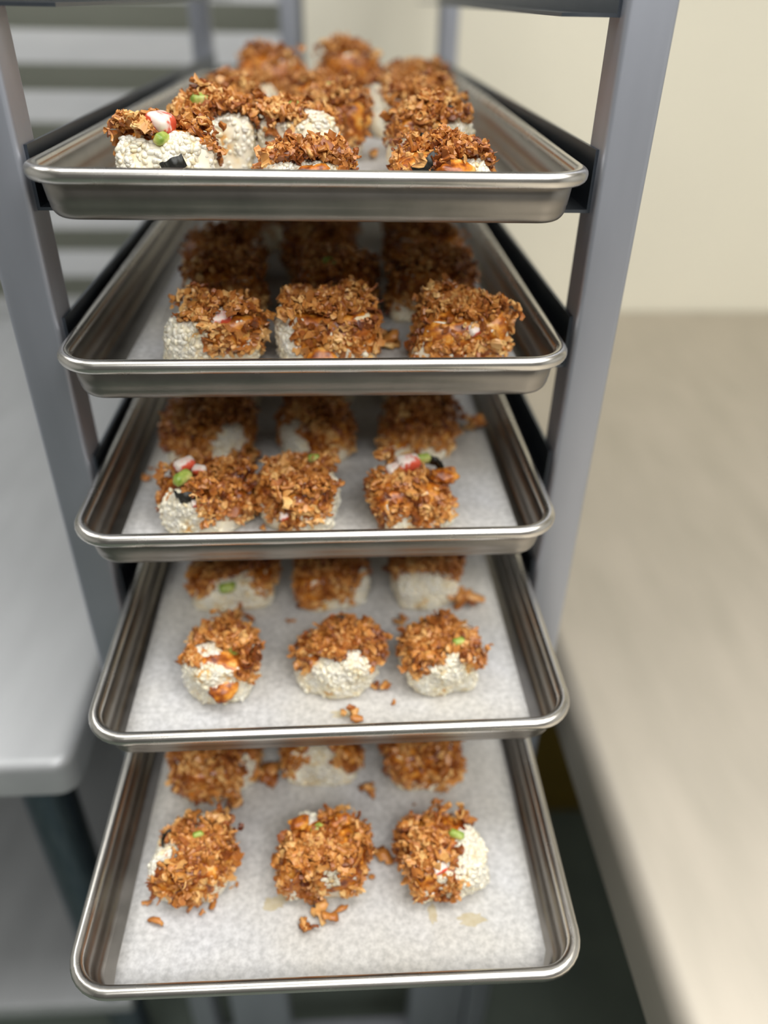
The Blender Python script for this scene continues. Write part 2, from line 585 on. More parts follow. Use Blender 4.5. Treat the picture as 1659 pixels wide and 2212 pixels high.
def flakes(P, nrm, r, lmin, lmax, seg=4, tilt=0.55, wr=(0.3, 0.62), curl=2.2, thk=(0.22, 0.42)):
    """curled crisp strips, one closed strip each; returns verts, quads"""
    n = len(P)
    ns = seg + 1
    Ln = r.uniform(lmin, lmax, n) ** 1.0
    Wd = Ln * r.uniform(wr[0], wr[1], n)
    Th = Wd * r.uniform(thk[0], thk[1], n)
    cv = r.uniform(-curl, curl, n)
    tw = r.uniform(-1.3, 1.3, n)
    t = np.linspace(-0.5, 0.5, ns)
    V = np.zeros((n, ns, 4, 3))
    ang = cv[:, None] * t[None, :]
    cc = np.where(np.abs(cv) < 0.15, 0.15, cv)
    px = np.sin(ang) / cc[:, None] * Ln[:, None]
    pz = (1 - np.cos(ang)) / cc[:, None] * Ln[:, None]
    wprof = (0.5 + 0.55 * np.sin(np.pi * (t + 0.5) * 0.86 + 0.2))[None, :] * r.uniform(0.65, 1.3, (n, ns))
    py = r.normal(0, 0.10, (n, ns)) * Wd[:, None]
    for q, (sw, sh) in enumerate(((-1, -1), (1, -1), (1, 1), (-1, 1))):
        w = sw * 0.5 * Wd[:, None] * wprof * r.uniform(0.75, 1.2, (n, ns))
        h = sh * 0.5 * Th[:, None] * r.uniform(0.5, 1.5, (n, ns))
        a2 = tw[:, None] * t[None, :]
        V[:, :, q, 0] = px + r.normal(0, 0.05, (n, ns)) * Ln[:, None]
        V[:, :, q, 1] = py + w * np.cos(a2) - h * np.sin(a2)
        V[:, :, q, 2] = pz + w * np.sin(a2) + h * np.cos(a2)
    nn = nrm / np.linalg.norm(nrm, axis=1, keepdims=True) + r.normal(0, tilt, (n, 3))
    R = frames(nn, r)
    V = np.einsum('nij,nskj->nski', R, V) + P[:, None, None, :]
    F = []
    base = []
    for i in range(seg):
        for q in range(4):
            q2 = (q + 1) % 4
            base.append((i * 4 + q, i * 4 + q2, (i + 1) * 4 + q2, (i + 1) * 4 + q))
    base.append((3, 2, 1, 0))
    e = seg * 4
    base.append((e, e + 1, e + 2, e + 3))
    base = np.array(base)
    F = (base[None] + (np.arange(n) * ns * 4)[:, None, None]).reshape(-1, 4)
    return V.reshape(-1, 3), F


# a rice grain: 6-sided spindle with 5 rings
def grain_proto():
    rings = [(-0.5, 0.35), (-0.3, 0.85), (0.0, 1.0), (0.3, 0.85), (0.5, 0.35)]
    v = [(x, rr * math.cos(a * math.pi / 3), rr * math.sin(a * math.pi / 3)) for x, rr in rings for a in range(6)]
    f = []
    for i in range(4):
        for a in range(6):
            b_ = (a + 1) % 6
            f.append((i * 6 + a, (i + 1) * 6 + a, (i + 1) * 6 + b_, i * 6 + b_))
    f4 = np.array(f)
    caps = [(0, 1, 2, 3), (0, 3, 4, 5), (24 + 3, 24 + 2, 24 + 1, 24 + 0), (24 + 5, 24 + 4, 24 + 3, 24 + 0)]
    return np.array(v), np.concatenate([f4, np.array(caps)])


GV, GF = grain_proto()


def grains(P, nrm, r):
    n = len(P)
    R = frames(nrm + r.normal(0, 0.35, (n, 3)), r)
    sl = r.uniform(0.0042, 0.0064, n)
    sr = r.uniform(0.0014, 0.0021, n)
    V = GV[None] * np.stack([sl, sr, sr * 0.9], 1)[:, None, :]
    V[:, :, 2] += (GV[None, :, 0] ** 2) * r.uniform(-1, 1, n)[:, None] * 0.0012
    V = np.einsum('nij,nkj->nki', R, V) + P[:, None, :]
    F = (GF[None] + (np.arange(n) * len(GV))[:, None, None]).reshape(-1, 4)
    return V.reshape(-1, 3), F


class Body:
    """a squat, irregular slice: side wall, rounded shoulder, slightly domed top"""

    def __init__(s, a, b, h, r, power=3.0, lean=0.0):
        s.a, s.b, s.h, s.p = a, b, h, power
        s.k = r.uniform(0, 6.28, 8)
        s.am = r.uniform(0.5, 1.0, 8)
        s.lx, s.ly = r.normal(0, 0.1, 2) + np.array([0, lean])

    def surf(s, phi, t):
        c, sn = np.cos(phi), np.sin(phi)
        rho = (np.abs(c / s.a) ** s.p + np.abs(sn / s.b) ** s.p) ** (-1 / s.p)
        rho = rho * (1 + 0.07 * s.am[2] * np.sin(phi + s.k[7]) + 0.06 * s.am[0] * np.sin(2 * phi + s.k[0]) + 0.055 * s.am[1] * np.sin(3 * phi + s.k[1]) + 0.03 * np.sin(7 * phi + s.k[2]))
        side = np.clip(t / 0.55, 0, 1)
        q = np.clip((t - 0.55) / 0.45, 0, 1)
        prof = 0.93 + 0.07 * np.sin(np.pi * np.clip(side, 0, 1) ** 0.8) - 0.10 * np.clip((side - 0.75) / 0.25, 0, 1) ** 2
        prof = prof * (1 + 0.03 * np.sin(5 * phi + 6 * side + s.k[3]))
        rr = np.where(t < 0.55, rho * prof, rho * 0.80 * (1 - q) ** 0.75)
        z = np.where(t < 0.55, s.h * 0.92 * side ** 0.95, s.h * (0.92 + 0.10 * np.sin(q * np.pi / 2)))
        z = z + s.h * 0.05 * np.sin(phi * 2 + s.k[4]) * np.clip(t, 0, 1) * (1 - q)
        x, y = rr * c, rr * sn
        x = x + s.lx * z
        y = y + s.ly * z
        return np.stack([x, y, z], -1)

    def normal(s, phi, t):
        e = 1e-3
        dp = s.surf(phi + e, t) - s.surf(phi - e, t)
        dt = s.surf(phi, np.clip(t + 0.02, 0, 0.995)) - s.surf(phi, np.clip(t - 0.02, 0, 0.995))
        n = np.cross(dp, dt)
        l = np.linalg.norm(n, axis=-1, keepdims=True)
        n = n / np.where(l < 1e-12, 1, l)
        n[..., 2] += 0.05
        return n / np.linalg.norm(n, axis=-1, keepdims=True)

    def mesh(s, name, t0=0.0, off=0.0, tmin=None, lump=0.0, r=None, np_=40, nt=16):
        phi = np.linspace(0, 2 * np.pi, np_, endpoint=False)
        V = []
        for j in range(nt):
            fr = j / nt
            tm = t0 if tmin is None else tmin(phi)
            t = tm + (1 - tm) * fr
            P_ = s.surf(phi, t)
            nn = s.normal(phi, t)
            o_ = off * min(1, fr * 5) - (0.0010 if (off and j == 0) else 0)
            if lump:
                o_ = o_ + lump * min(1, fr * 5) * (np.sin(P_[:, 0] * 520 + s.k[5]) * np.sin(P_[:, 1] * 470 + s.k[6]) + 0.6 * np.sin(P_[:, 2] * 700 + P_[:, 0] * 300))
                o_ = o_[:, None]
            V.append(P_ + nn * o_)
        V = np.concatenate(V)
        top = s.surf(np.zeros(1), np.ones(1) * 0.999)
        top[0, 2] += off
        V = np.concatenate([V, top])
        f = []
        for j in range(nt - 1):
            for i in range(np_):
                i2 = (i + 1) % np_
                f.append((j * np_ + i, j * np_ + i2, (j + 1) * np_ + i2, (j + 1) * np_ + i))
        for i in range(np_):
            f.append(((nt - 1) * np_ + i, (nt - 1) * np_ + (i + 1) % np_, len(V) - 1))
        f.append(tuple(range(np_))[::-1])
        return pyd(name, V, f)


def lumpy_block(name, sx, sy, sz, r):
    """a bevelled, slightly irregular diced chunk"""
    bm = bmesh.new()
    box_bm(bm, -sx / 2, sx / 2, -sy / 2, sy / 2, -sz / 2, sz / 2)
    for v in bm.verts:
        v.co += Vector(r.normal(0, 0.08, 3) * np.array([sx, sy, sz]))
    bmesh.ops.bevel(bm, geom=bm.edges[:], offset=min(sx, sy, sz) * 0.36, segments=3, profile=0.5, affect='EDGES')
    bmesh.ops.recalc_face_normals(bm, faces=bm.faces[:])
    me = bpy.data.meshes.new(name)
    bm.to_mesh(me)
    bm.free()
    return me


def blob(name, a, b, c, r):
    bm = bmesh.new()
    bmesh.ops.create_icosphere(bm, subdivisions=3, radius=1)
    k = r.uniform(0, 6, 6)
    for v in bm.verts:
        p = v.co
        q = 1 + 0.22 * math.sin(3.1 * p.x + k[0]) * math.sin(2.7 * p.y + k[1]) + 0.10 * math.sin(6 * p.x + 5 * p.z + k[2]) + 0.08 * math.sin(7 * p.y + k[3])
        v.co = Vector((p.x * a * q, p.y * b * q, p.z * c * q))
    me = bpy.data.meshes.new(name)
    bm.to_mesh(me)
    bm.free()
    return me


def nori_strip(name, rad, arc, hh, r):
    """thin curled seaweed ribbon"""
    n = 14
    v, f = [], []
    for i in range(n + 1):
        a = -arc / 2 + arc * i / n
        wob = 0.0006 * math.sin(i * 1.7 + r.uniform(0, 1))
        for rr, z in ((rad, -hh / 2), (rad, hh / 2), (rad - 0.0006, hh / 2), (rad - 0.0006, -hh / 2)):
            v.append(((rr + wob) * math.cos(a), (rr + wob) * math.sin(a), z + 0.0004 * math.sin(i * 0.9)))
    for i in range(n):
        for q in range(4):
            q2 = (q + 1) % 4
            f.append((i * 4 + q, i * 4 + q2, (i + 1) * 4 + q2, (i + 1) * 4 + q))
    f.append((0, 1, 2, 3))
    f.append((n * 4 + 3, n * 4 + 2, n * 4 + 1, n * 4))
    return pyd(name, v, f)


BIG = []
_r = np.random.default_rng(5)
for i in range(10):
    v, f = flakes(np.zeros((1, 3)), np.array([[0, 0, 1.0]]), _r, 0.010, 0.015, 6, 0.0, (0.3, 0.55), 2.6)
    me = pyd('onion_flake', v, f)
    me.materials.append(M['onion'])
    me.polygons.foreach_set('use_smooth', [True] * len(me.polygons))
    BIG.append(me)


def angdist(a, b):
    return np.abs((a - b + np.pi) % (2 * np.pi) - np.pi)


def sushi(k, u, v, a, b, h, label, seed, bare=None, bw=0.9, rot=0.0, near=True, extras=(), cover=0.8, drape=0.6, power=4.0, dens=1.0, lean=0.0, bald=None, patches=()):
    """bare: direction (rad, -pi/2 faces the viewer) left without topping; extras: (kind, x, y, z, rz, tilt, scale)"""
    r = np.random.default_rng(seed)
    loc = tray_pt(k, u, v + 0.003, 0.0010)
    t = thing('sushi_roll', label, 'sushi', loc, rot + TR[k][2], group='crispy topped rolls on the %s pan' % ('top', 'second', 'middle', 'fourth', 'lowest')[k])
    B = Body(a * 0.96, b * 0.94, h * 0.94, r, power, lean)
    rice = link('rice', B.mesh('rice', 0.0, 0.0, None, 0.0007, r, 56, 22), M['rice'], t)
    # lower limit of the topping round the slice

    def tmin(ph):
        base = 0.55 - 0.5 * drape + 0.07 * np.sin(3 * ph + B.k[3]) + 0.05 * np.sin(5 * ph + B.k[4])
        if bare is not None:
            w = np.clip(1.25 - angdist(ph, bare - rot) / bw, 0, 1)
            w = w * w * (3 - 2 * w)
            base = base * (1 - w) + (0.60 + 0.05 * np.sin(4 * ph + B.k[2])) * w
        return np.clip(base, 0.03, 0.8)
    # grains all over the sides and shoulders
    n = int((640 if near else 320) * dens)
    phi = r.uniform(0, 2 * np.pi, n)
    tt = r.uniform(0.02, 0.80, n)
    if bare is not None:
        m_ = r.random(n) < 0.7
        phi = np.where(m_, (bare - rot) + r.normal(0, bw * 0.75, n), phi)
    mk = tt < tmin(phi) + 0.10
    phi, tt = phi[mk], tt[mk]
    n = len(phi)
    P = B.surf(phi, tt)
    nn = B.normal(phi, tt)
    P = P + nn * r.uniform(-0.0017, -0.0001, (n, 1))
    P[:, 2] = np.maximum(P[:, 2], 0.0016)
    for bx, by, br, kk in patches:
        if kk != 'rice':
            continue
        pn = 500
        ph2, t2 = r.uniform(0, 2 * np.pi, pn * 6), r.uniform(0.3, 0.99, pn * 6)
        P2 = B.surf(ph2, t2)
        mk = np.hypot(P2[:, 0] - bx, P2[:, 1] - by) < br
        ph2, t2 = ph2[mk][:int(900000 * br * br)], t2[mk][:int(900000 * br * br)]
        n2 = B.normal(ph2, t2)
        P = np.concatenate([P, B.surf(ph2, t2) + n2 * r.uniform(-0.0008, 0.0010, (len(ph2), 1))])
        nn = np.concatenate([nn, n2])
    gv, gf = grains(P, nn, r)
    gv[:, 2] = np.maximum(gv[:, 2], 0.0002)
    g = link('rice_grain', pyd('rice_grain', gv, gf), M['grain'], rice)
    g['kind'] = 'stuff'
    s_ = link('sauce', B.mesh('sauce', off=0.0008, tmin=lambda ph: np.clip(tmin(ph) + 0.03, 0.05, 0.85), lump=0.0005, r=r), M['sauce'], t)
    # fried onion
    n = int((980 if near else 500) * dens * (a * b / 0.00078))
    phi = r.uniform(0, 2 * np.pi, n)
    tm = tmin(phi)
    q = r.random(n)
    tt = tm + (0.995 - tm) * (1 - (1 - q) ** 1.25 * 1.0)
    pick = r.random(n)
    tt = np.where(pick < 0.36, 0.55 + 0.44 * r.random(n) ** 0.8, tt)
    tt = np.where(pick > 0.52, tm + np.maximum(0.66 - tm, 0.02) * r.random(n), tt)
    keep = r.random(n) < cover + 0.25 * np.sin(3 * phi + B.k[5]) * np.sin(9 * tt + B.k[6])
    if bald is not None:                      # a patch of the top without onion, sauce or rice showing
        bx, by, br = bald
        PP = B.surf(phi, tt)
        keep &= ((PP[:, 0] - bx) ** 2 + (PP[:, 1] - by) ** 2) > br ** 2
    for bx, by, br, _k in patches:
        PP = B.surf(phi, tt)
        dd = np.hypot(PP[:, 0] - bx, PP[:, 1] - by)
        keep &= dd > br * (0.85 + 0.25 * r.random(n))
    phi, tt = phi[keep], tt[keep]
    P = B.surf(phi, tt)
    nn = B.normal(phi, tt)
    heap = 0.0004 + 0.0042 * r.random((len(P), 1)) ** 1.5 + 0.0026 * (1 + np.sin(P[:, :1] * 190 + B.k[0]) * np.sin(P[:, 1:2] * 170 + B.k[1])) * (tt[:, None] > 0.5)
    heap = np.where(tt[:, None] < 0.5, heap * 0.6, heap)
    knoll = np.sin(P[:, :1] * 95 + B.k[5]) * np.sin(P[:, 1:2] * 105 + B.k[6])
    heap = heap * (1.0 + 0.55 * knoll) + 0.0018 * np.clip(knoll, 0, 1) * (tt[:, None] > 0.5)
    thin = (r.random(len(P)) < 0.3 + 0.7 * np.clip(1.35 + 1.6 * knoll[:, 0], 0, 1)) | (tt < 0.5)
    P, nn, heap = P[thin], nn[thin], heap[thin]
    P = P + nn * heap
    kind = r.random(len(P))
    fv, ff = np.zeros((0, 3)), np.zeros((0, 4), int)
    for lo, hi, l0, l1, sg, tl, wr, cu, tk in ((0.0, 0.36, 0.0028, 0.0058, 3, 0.8, (0.45, 0.85), 1.8, (0.45, 0.9)),
                                               (0.36, 0.76, 0.0046, 0.0098, 4 if near else 3, 0.7, (0.22, 0.45), 3.4, (0.3, 0.6)),
                                               (0.76, 1.01, 0.0075, 0.0140, 6 if near else 4, 0.6, (0.25, 0.55), 4.4, (0.18, 0.35))):
        ms = (kind >= lo) & (kind < hi)
        v1, f1 = flakes(P[ms], nn[ms], r, l0, l1, sg, tl, wr, cu, tk)
        ff = np.concatenate([ff, f1 + len(fv)])
        fv = np.concatenate([fv, v1])
    fv[:, 2] = np.maximum(fv[:, 2], 0.0003)
    o = link('onion_topping', pyd('onion_topping', fv, ff), M['onion'], t, None, False)
    o['kind'] = 'stuff'
    if near:
        for i in range(12):
            ph = r.uniform(0, 6.28)
            tq = 0.5 + 0.45 * r.random()
            if tq < tmin(np.array([ph]))[0]:
                continue
            P1 = B.surf(np.array([ph]), np.array([tq]))
            n1 = B.normal(np.array([ph]), np.array([tq]))
            if bald is not None and (P1[0, 0] - bald[0]) ** 2 + (P1[0, 1] - bald[1]) ** 2 < bald[2] ** 2:
                continue
            p1 = P1[0] + n1[0] * r.uniform(0.005, 0.0075)
            fo = bpy.data.objects.new('onion_flake', BIG[r.integers(0, 10)])
            C.objects.link(fo)
            fo.parent = t
            fo.location = p1
            fo.rotation_euler = (r.normal(0, 0.6), r.normal(0, 0.6), r.uniform(0, 6.28))
            fo.scale = [r.uniform(0.65, 1.0)] * 3
    for ex in extras:
        kind, x, y, z, rz, tl, scl = ex
        if kind == 'avocado':
            me = lumpy_block('avocado', 0.012 * scl, 0.0075 * scl, 0.0075 * scl, r)
        elif kind == 'crab_stick':
            me = lumpy_block('crab_stick', 0.013 * scl, 0.009 * scl, 0.008 * scl, r)
        elif kind == 'sauce':
            me = blob('sauce_dollop', 0.008 * scl, 0.006 * scl, 0.003 * scl, r)
        else:
            me = nori_strip('nori', 0.010 * scl, 2.0, 0.008 * scl, r)
        nm = {'avocado': 'avocado', 'crab_stick': 'crab_stick', 'nori': 'nori', 'sauce': 'sauce_dollop'}[kind]
        eo = link(nm, me, M[{'crab_stick': 'crab'}.get(kind, kind)], t)
        eo.location = (x, y, z)
        eo.rotation_euler = (tl, 0, rz)
    return t


FRONT = -math.pi / 2
RGT = 0.0
LFT = math.pi
H = 0.040

# lowest pan (index 4)
sushi(4, -0.098, 0.088, 0.029, 0.028, 0.039, 'left front-row roll of the lowest pan, white rice bared on its left flank', 501, LFT, 0.75, 0.1, cover=0.9, power=2.4, drape=0.85, patches=[(-0.018, -0.006, 0.011, 'rice'), (0.008, 0.02, 0.008, 'rice')],
      extras=[('avocado', 0.006, 0.002, 0.0435, 0.3, 0.2, 0.6), ('nori', -0.012, 0.004, 0.038, 2.6, 0.2, 0.8)])
sushi(4, -0.007, 0.087, 0.030, 0.027, 0.041, 'middle front-row roll of the lowest pan, glossy orange sauce at its back left', 502, 2.2, 0.5, -0.12, cover=0.95, drape=0.85, power=4.5, bald=(-0.013, 0.011, 0.0125), patches=[(-0.012, 0.02, 0.008, 'rice'), (0.013, 0.015, 0.008, 'sauce'), (0.012, -0.024, 0.006, 'rice')],
      extras=[('avocado', -0.003, 0.005, 0.0435, 0.9, 0.3, 0.75), ('sauce', -0.016, 0.010, 0.0415, 0.4, 0.2, 1.0), ('sauce', 0.012, 0.014, 0.0415, 0.1, 0.2, 1.0)])
sushi(4, 0.080, 0.086, 0.029, 0.028, 0.036, 'right front-row roll of the lowest pan, avocado chunk on its pale right side', 503, -0.15, 1.25, 0.12, cover=0.85, drape=0.8, power=5.0, bald=(0.019, -0.002, 0.013), patches=[(0.02, -0.004, 0.011, 'rice'), (0.014, -0.02, 0.009, 'rice'), (0.01, 0.012, 0.007, 'sauce'), (-0.004, -0.02, 0.006, 'rice')],
      extras=[('avocado', 0.011, 0.000, 0.0385, -0.6, 0.3, 0.9), ('crab_stick', -0.006, -0.020, 0.034, 0.2, 0.3, 0.8)])
sushi(4, -0.094, 0.176, 0.034, 0.030, 0.040, 'left back-row roll of the lowest pan, wholly coated in onion', 504, 5.9, 0.35, 0.1, cover=0.95, drape=0.95)
sushi(4, -0.009, 0.186, 0.031, 0.028, 0.040, 'middle back-row roll of the lowest pan, band of white rice along its front', 505, FRONT, 0.7, 0.05, cover=0.85, drape=0.6, patches=[(0.0, -0.016, 0.009, 'rice')])
sushi(4, 0.075, 0.176, 0.028, 0.028, 0.042, 'right back-row roll of the lowest pan, dark and fully coated', 506, None, 0.5, 0.0, cover=0.95, drape=0.95,
      extras=[('avocado', 0.010, 0.008, 0.0425, 0.5, 0.1, 0.6)])
# fourth pan (index 3)
sushi(3, -0.080, 0.073, 0.027, 0.031, 0.040, 'left front-row roll of the fourth pan, collapsing at the front with black nori showing', 401, -2.1, 1.1, -0.25, cover=0.85, drape=0.5, power=2.3, bald=(0.006, -0.022, 0.014), patches=[(-0.006, -0.012, 0.009, 'rice'), (0.016, 0.004, 0.005, 'rice')],
      extras=[('avocado', 0.014, -0.006, 0.039, 1.0, 0.3, 0.95), ('nori', -0.002, -0.024, 0.031, 1.3, 0.5, 1.0), ('sauce', 0.010, -0.030, 0.020, 0.4, 0.6, 1.4)])
sushi(3, 0.004, 0.072, 0.031, 0.028, 0.036, 'middle front-row roll of the fourth pan, round with a pale cleft rice front', 402, FRONT, 1.2, 0.0, cover=0.88, drape=0.5, power=2.1, patches=[(0, 0.012, 0.0055, 'sauce'), (0.012, -0.018, 0.009, 'rice'), (-0.012, -0.02, 0.007, 'rice')],
      extras=[('nori', 0.0, 0.012, 0.0395, 0.8, 0.2, 0.75), ('nori', 0.005, -0.006, 0.0365, 1.2, 0.3, 0.7)])
sushi(3, 0.083, 0.071, 0.029, 0.026, 0.036, 'right front-row roll of the fourth pan, block with a clean straight rice front', 403, FRONT + 0.1, 1.25, 0.12, cover=0.95, drape=0.5, power=4.0, patches=[(0.021, 0.01, 0.007, 'rice'), (0.0, -0.02, 0.006, 'rice')],
      extras=[('avocado', 0.008, -0.009, 0.0395, 0.2, 0.2, 0.75)])
sushi(3, -0.085, 0.174, 0.034, 0.028, 0.036, 'left back-row roll of the fourth pan, green avocado at its front', 404, FRONT, 0.7, 0.08, cover=0.85, drape=0.6, patches=[(0.012, -0.022, 0.006, 'rice')],
      extras=[('avocado', -0.003, -0.026, 0.026, 0.1, 0.7, 1.1)])
sushi(3, 0.001, 0.172, 0.031, 0.027, 0.037, 'middle back-row roll of the fourth pan, rice bared at its right corner', 405, -0.4, 0.6, 0.0, cover=0.9, drape=0.8)
sushi(3, 0.081, 0.168, 0.029, 0.027, 0.038, 'right back-row roll of the fourth pan, orange onion strip trailing beside it', 406, FRONT - 0.2, 1.0, 0.05, cover=0.9, drape=0.5)
# middle pan (index 2)
sushi(2, -0.086, 0.056, 0.033, 0.029, 0.036, 'left front-row roll of the middle pan, opened with avocado and crab on top', 301, -2.2, 0.7, 0.0, cover=0.9, drape=0.7, power=2.3, bald=(-0.011, -0.003, 0.0145), patches=[(-0.018, -0.018, 0.009, 'rice'), (0.012, -0.006, 0.007, 'sauce')],
      extras=[('avocado', -0.009, -0.007, 0.041, 0.9, 0.25, 1.15), ('crab_stick', -0.010, 0.008, 0.0425, 0.6, 0.2, 1.1), ('crab_stick', 0.001, 0.002, 0.041, -0.4, 0.3, 0.8),
              ('nori', -0.004, -0.014, 0.034, 4.4, 0.2, 1.0), ('crab_stick', 0.002, -0.024, 0.030, 0.3, 0.5, 0.6)])
sushi(2, -0.013, 0.058, 0.031, 0.027, 0.038, 'middle front-row roll of the middle pan, rice bared at its right end', 302, 0.1, 1.05, -0.2, cover=0.95, drape=0.8, power=2.4, patches=[(0.022, 0.004, 0.007, 'rice')],
      extras=[('crab_stick', -0.006, -0.026, 0.017, 0.4, 0.6, 0.75), ('avocado', 0.006, 0.015, 0.042, 0.2, 0.2, 0.7)])
sushi(2, 0.072, 0.056, 0.028, 0.026, 0.036, 'right front-row roll of the middle pan, red crab and nori exposed at its back', 303, 2.7, 0.8, 0.12, cover=0.9, drape=0.85, bald=(0.002, 0.012, 0.018), patches=[(-0.022, 0.01, 0.008, 'rice'), (0.022, 0.01, 0.005, 'rice')],
      extras=[('crab_stick', -0.006, 0.010, 0.0405, 0.2, 0.2, 1.25), ('crab_stick', -0.017, 0.006, 0.038, 0.5, 0.2, 0.9), ('avocado', 0.006, 0.014, 0.0405, 0.2, 0.2, 1.0),
              ('nori', 0.008, 0.004, 0.0385, 0.6, 0.2, 1.0), ('sauce', 0.019, -0.004, 0.036, 0.5, 0.4, 1.3)])
sushi(2, -0.096, 0.158, 0.036, 0.030, 0.040, 'left second-row roll of the middle pan, rice showing low on its front right', 304, -0.9, 0.6, 0.1, cover=0.95, drape=0.9)
sushi(2, -0.003, 0.164, 0.030, 0.028, 0.040, 'middle second-row roll of the middle pan, rice showing low on its front left', 305, -2.3, 0.5, 0.0, cover=0.95, drape=0.9)
sushi(2, 0.079, 0.160, 0.031, 0.028, 0.040, 'right second-row roll of the middle pan, rice bared on its left side', 306, LFT, 0.6, 0.0, cover=0.95, drape=0.9,
      extras=[('crab_stick', 0.024, 0.008, 0.036, 0.3, 0.3, 0.8)])
sushi(2, -0.088, 0.262, 0.032, 0.028, 0.040, 'left third-row roll of the middle pan, in shadow', 307, None, near=False)
sushi(2, 0.000, 0.268, 0.032, 0.028, 0.040, 'middle third-row roll of the middle pan, in shadow', 308, None, near=False)
sushi(2, 0.086, 0.264, 0.032, 0.028, 0.040, 'right third-row roll of the middle pan, in shadow', 309, None, near=False)
# second pan (index 1)
sushi(1, -0.074, 0.066, 0.032, 0.026, 0.042, 'left front-row roll of the second pan, white rice end and thin onion whisker', 201, -2.5, 0.9, 0.05, cover=0.85, drape=0.75, power=3.6, patches=[(-0.022, -0.01, 0.009, 'rice'), (0.01, -0.02, 0.007, 'rice')],
      extras=[('crab_stick', 0.010, -0.022, 0.037, 0.1, 0.5, 1.1), ('crab_stick', -0.001, -0.022, 0.036, 0.1, 0.5, 0.8)])
sushi(1, 0.008, 0.068, 0.035, 0.029, 0.042, 'middle front-row roll of the second pan, broad with a rice left face', 202, LFT, 0.95, -0.12, cover=0.97, drape=0.9, power=3.2, patches=[(-0.028, -0.008, 0.006, 'rice')], extras=[('sauce', -0.002, -0.030, 0.012, 0.2, 0.9, 1.2)])
sushi(1, 0.094, 0.068, 0.033, 0.028, 0.041, 'right front-row roll of the second pan, wholly coated with a pink crab fleck', 203, None, 0.5, 0.08, cover=0.97, drape=0.95, patches=[(0.02, 0.01, 0.006, 'rice')],
      extras=[('crab_stick', 0.010, -0.027, 0.030, 0.6, 0.6, 0.9)])
sushi(1, -0.078, 0.160, 0.030, 0.028, 0.043, 'left second-row roll of the second pan, rice bared on its left side', 204, -2.7, 0.6, 0.1, cover=0.95, drape=0.9)
sushi(1, 0.013, 0.160, 0.033, 0.028, 0.043, 'middle second-row roll of the second pan, pale avocado shred on top', 205, None, 0.6, 0.0, cover=0.95, drape=0.9,
      extras=[('avocado', -0.004, -0.012, 0.046, 0.3, 0.2, 0.9)])
sushi(1, 0.089, 0.166, 0.034, 0.029, 0.043, 'right second-row roll of the second pan, orange shred on its front', 206, None, 0.6, 0.0, cover=0.95, drape=0.95)
sushi(1, -0.086, 0.256, 0.032, 0.028, 0.042, 'left third-row roll of the second pan, beside the bare paper strip', 207, None, near=False, drape=0.9)
sushi(1, 0.002, 0.272, 0.034, 0.028, 0.042, 'middle third-row roll of the second pan, blurred brown heap', 208, None, near=False, drape=0.9)
sushi(1, 0.096, 0.276, 0.034, 0.028, 0.042, 'right third-row roll of the second pan, blurred brown heap', 209, None, near=False, drape=0.9)
sushi(1, -0.064, 0.372, 0.031, 0.028, 0.044, 'left fourth-row roll of the second pan, white rice left face under the top pan', 210, LFT, 0.9, near=False)
sushi(1, 0.002, 0.388, 0.034, 0.028, 0.042, 'middle fourth-row roll of the second pan, dark under the top pan', 211, None, near=False, drape=0.9)
sushi(1, 0.098, 0.392, 0.034, 0.028, 0.042, 'right fourth-row roll of the second pan, rice at its right end under the top pan', 212, 0.0, 0.7, near=False, drape=0.9)
# top pan (index 0)
sushi(0, -0.092, 0.062, 0.031, 0.026, 0.040, 'left front-row roll of the top pan, leaning with pink crab between two onion heaps', 101, FRONT, 1.4, 0.1, cover=0.7, drape=0.4, power=2.6, bald=(0.002, -0.004, 0.011), dens=1.1, patches=[(0.012, -0.012, 0.009, 'rice'), (-0.02, -0.014, 0.008, 'rice')],
      extras=[('crab_stick', 0.000, -0.002, 0.043, 1.2, 0.3, 1.5), ('nori', 0.008, -0.022, 0.024, 4.5, 0.4, 0.9), ('avocado', 0.001, -0.014, 0.036, 1.2, 0.5, 0.9)])
sushi(0, -0.003, 0.060, 0.028, 0.025, 0.028, 'middle front-row roll of the top pan, low with an onion cap', 102, FRONT, 1.2, 0.0, cover=0.9, drape=0.6, extras=[('sauce', 0.004, -0.026, 0.020, 0.1, 0.8, 1.2)])
sushi(0, 0.082, 0.062, 0.030, 0.026, 0.030, 'right front-row roll of the top pan, black nori flap at its left', 103, -1.0, 1.0, 0.0, cover=0.85, drape=0.6, bald=(-0.016, -0.012, 0.010),
      extras=[('nori', -0.014, -0.018, 0.026, 5.0, 0.6, 1.1), ('nori', -0.010, 0.010, 0.034, 1.2, 0.2, 0.7), ('sauce', 0.006, -0.026, 0.022, 0.3, 0.7, 1.3)])
sushi(0, -0.076, 0.130, 0.030, 0.026, 0.047, 'left second-row roll of the top pan, tall white rice front under an onion crest', 104, FRONT + 0.2, 1.5, 0.1, cover=0.9, drape=0.25, power=4.0,
      extras=[('avocado', -0.002, -0.010, 0.050, 0.2, 0.2, 1.1)])
sushi(0, -0.008, 0.137, 0.030, 0.026, 0.044, 'middle second-row roll of the top pan, broad white rice front', 105, FRONT + 0.3, 1.5, -0.1, cover=0.8, drape=0.4, power=4.0, bald=(0.014, -0.016, 0.012), patches=[(0.01, -0.014, 0.011, 'rice')],
      extras=[('nori', -0.002, -0.004, 0.046, 1.5, 0.2, 0.6), ('avocado', -0.006, -0.008, 0.047, 0.2, 0.2, 0.6)])
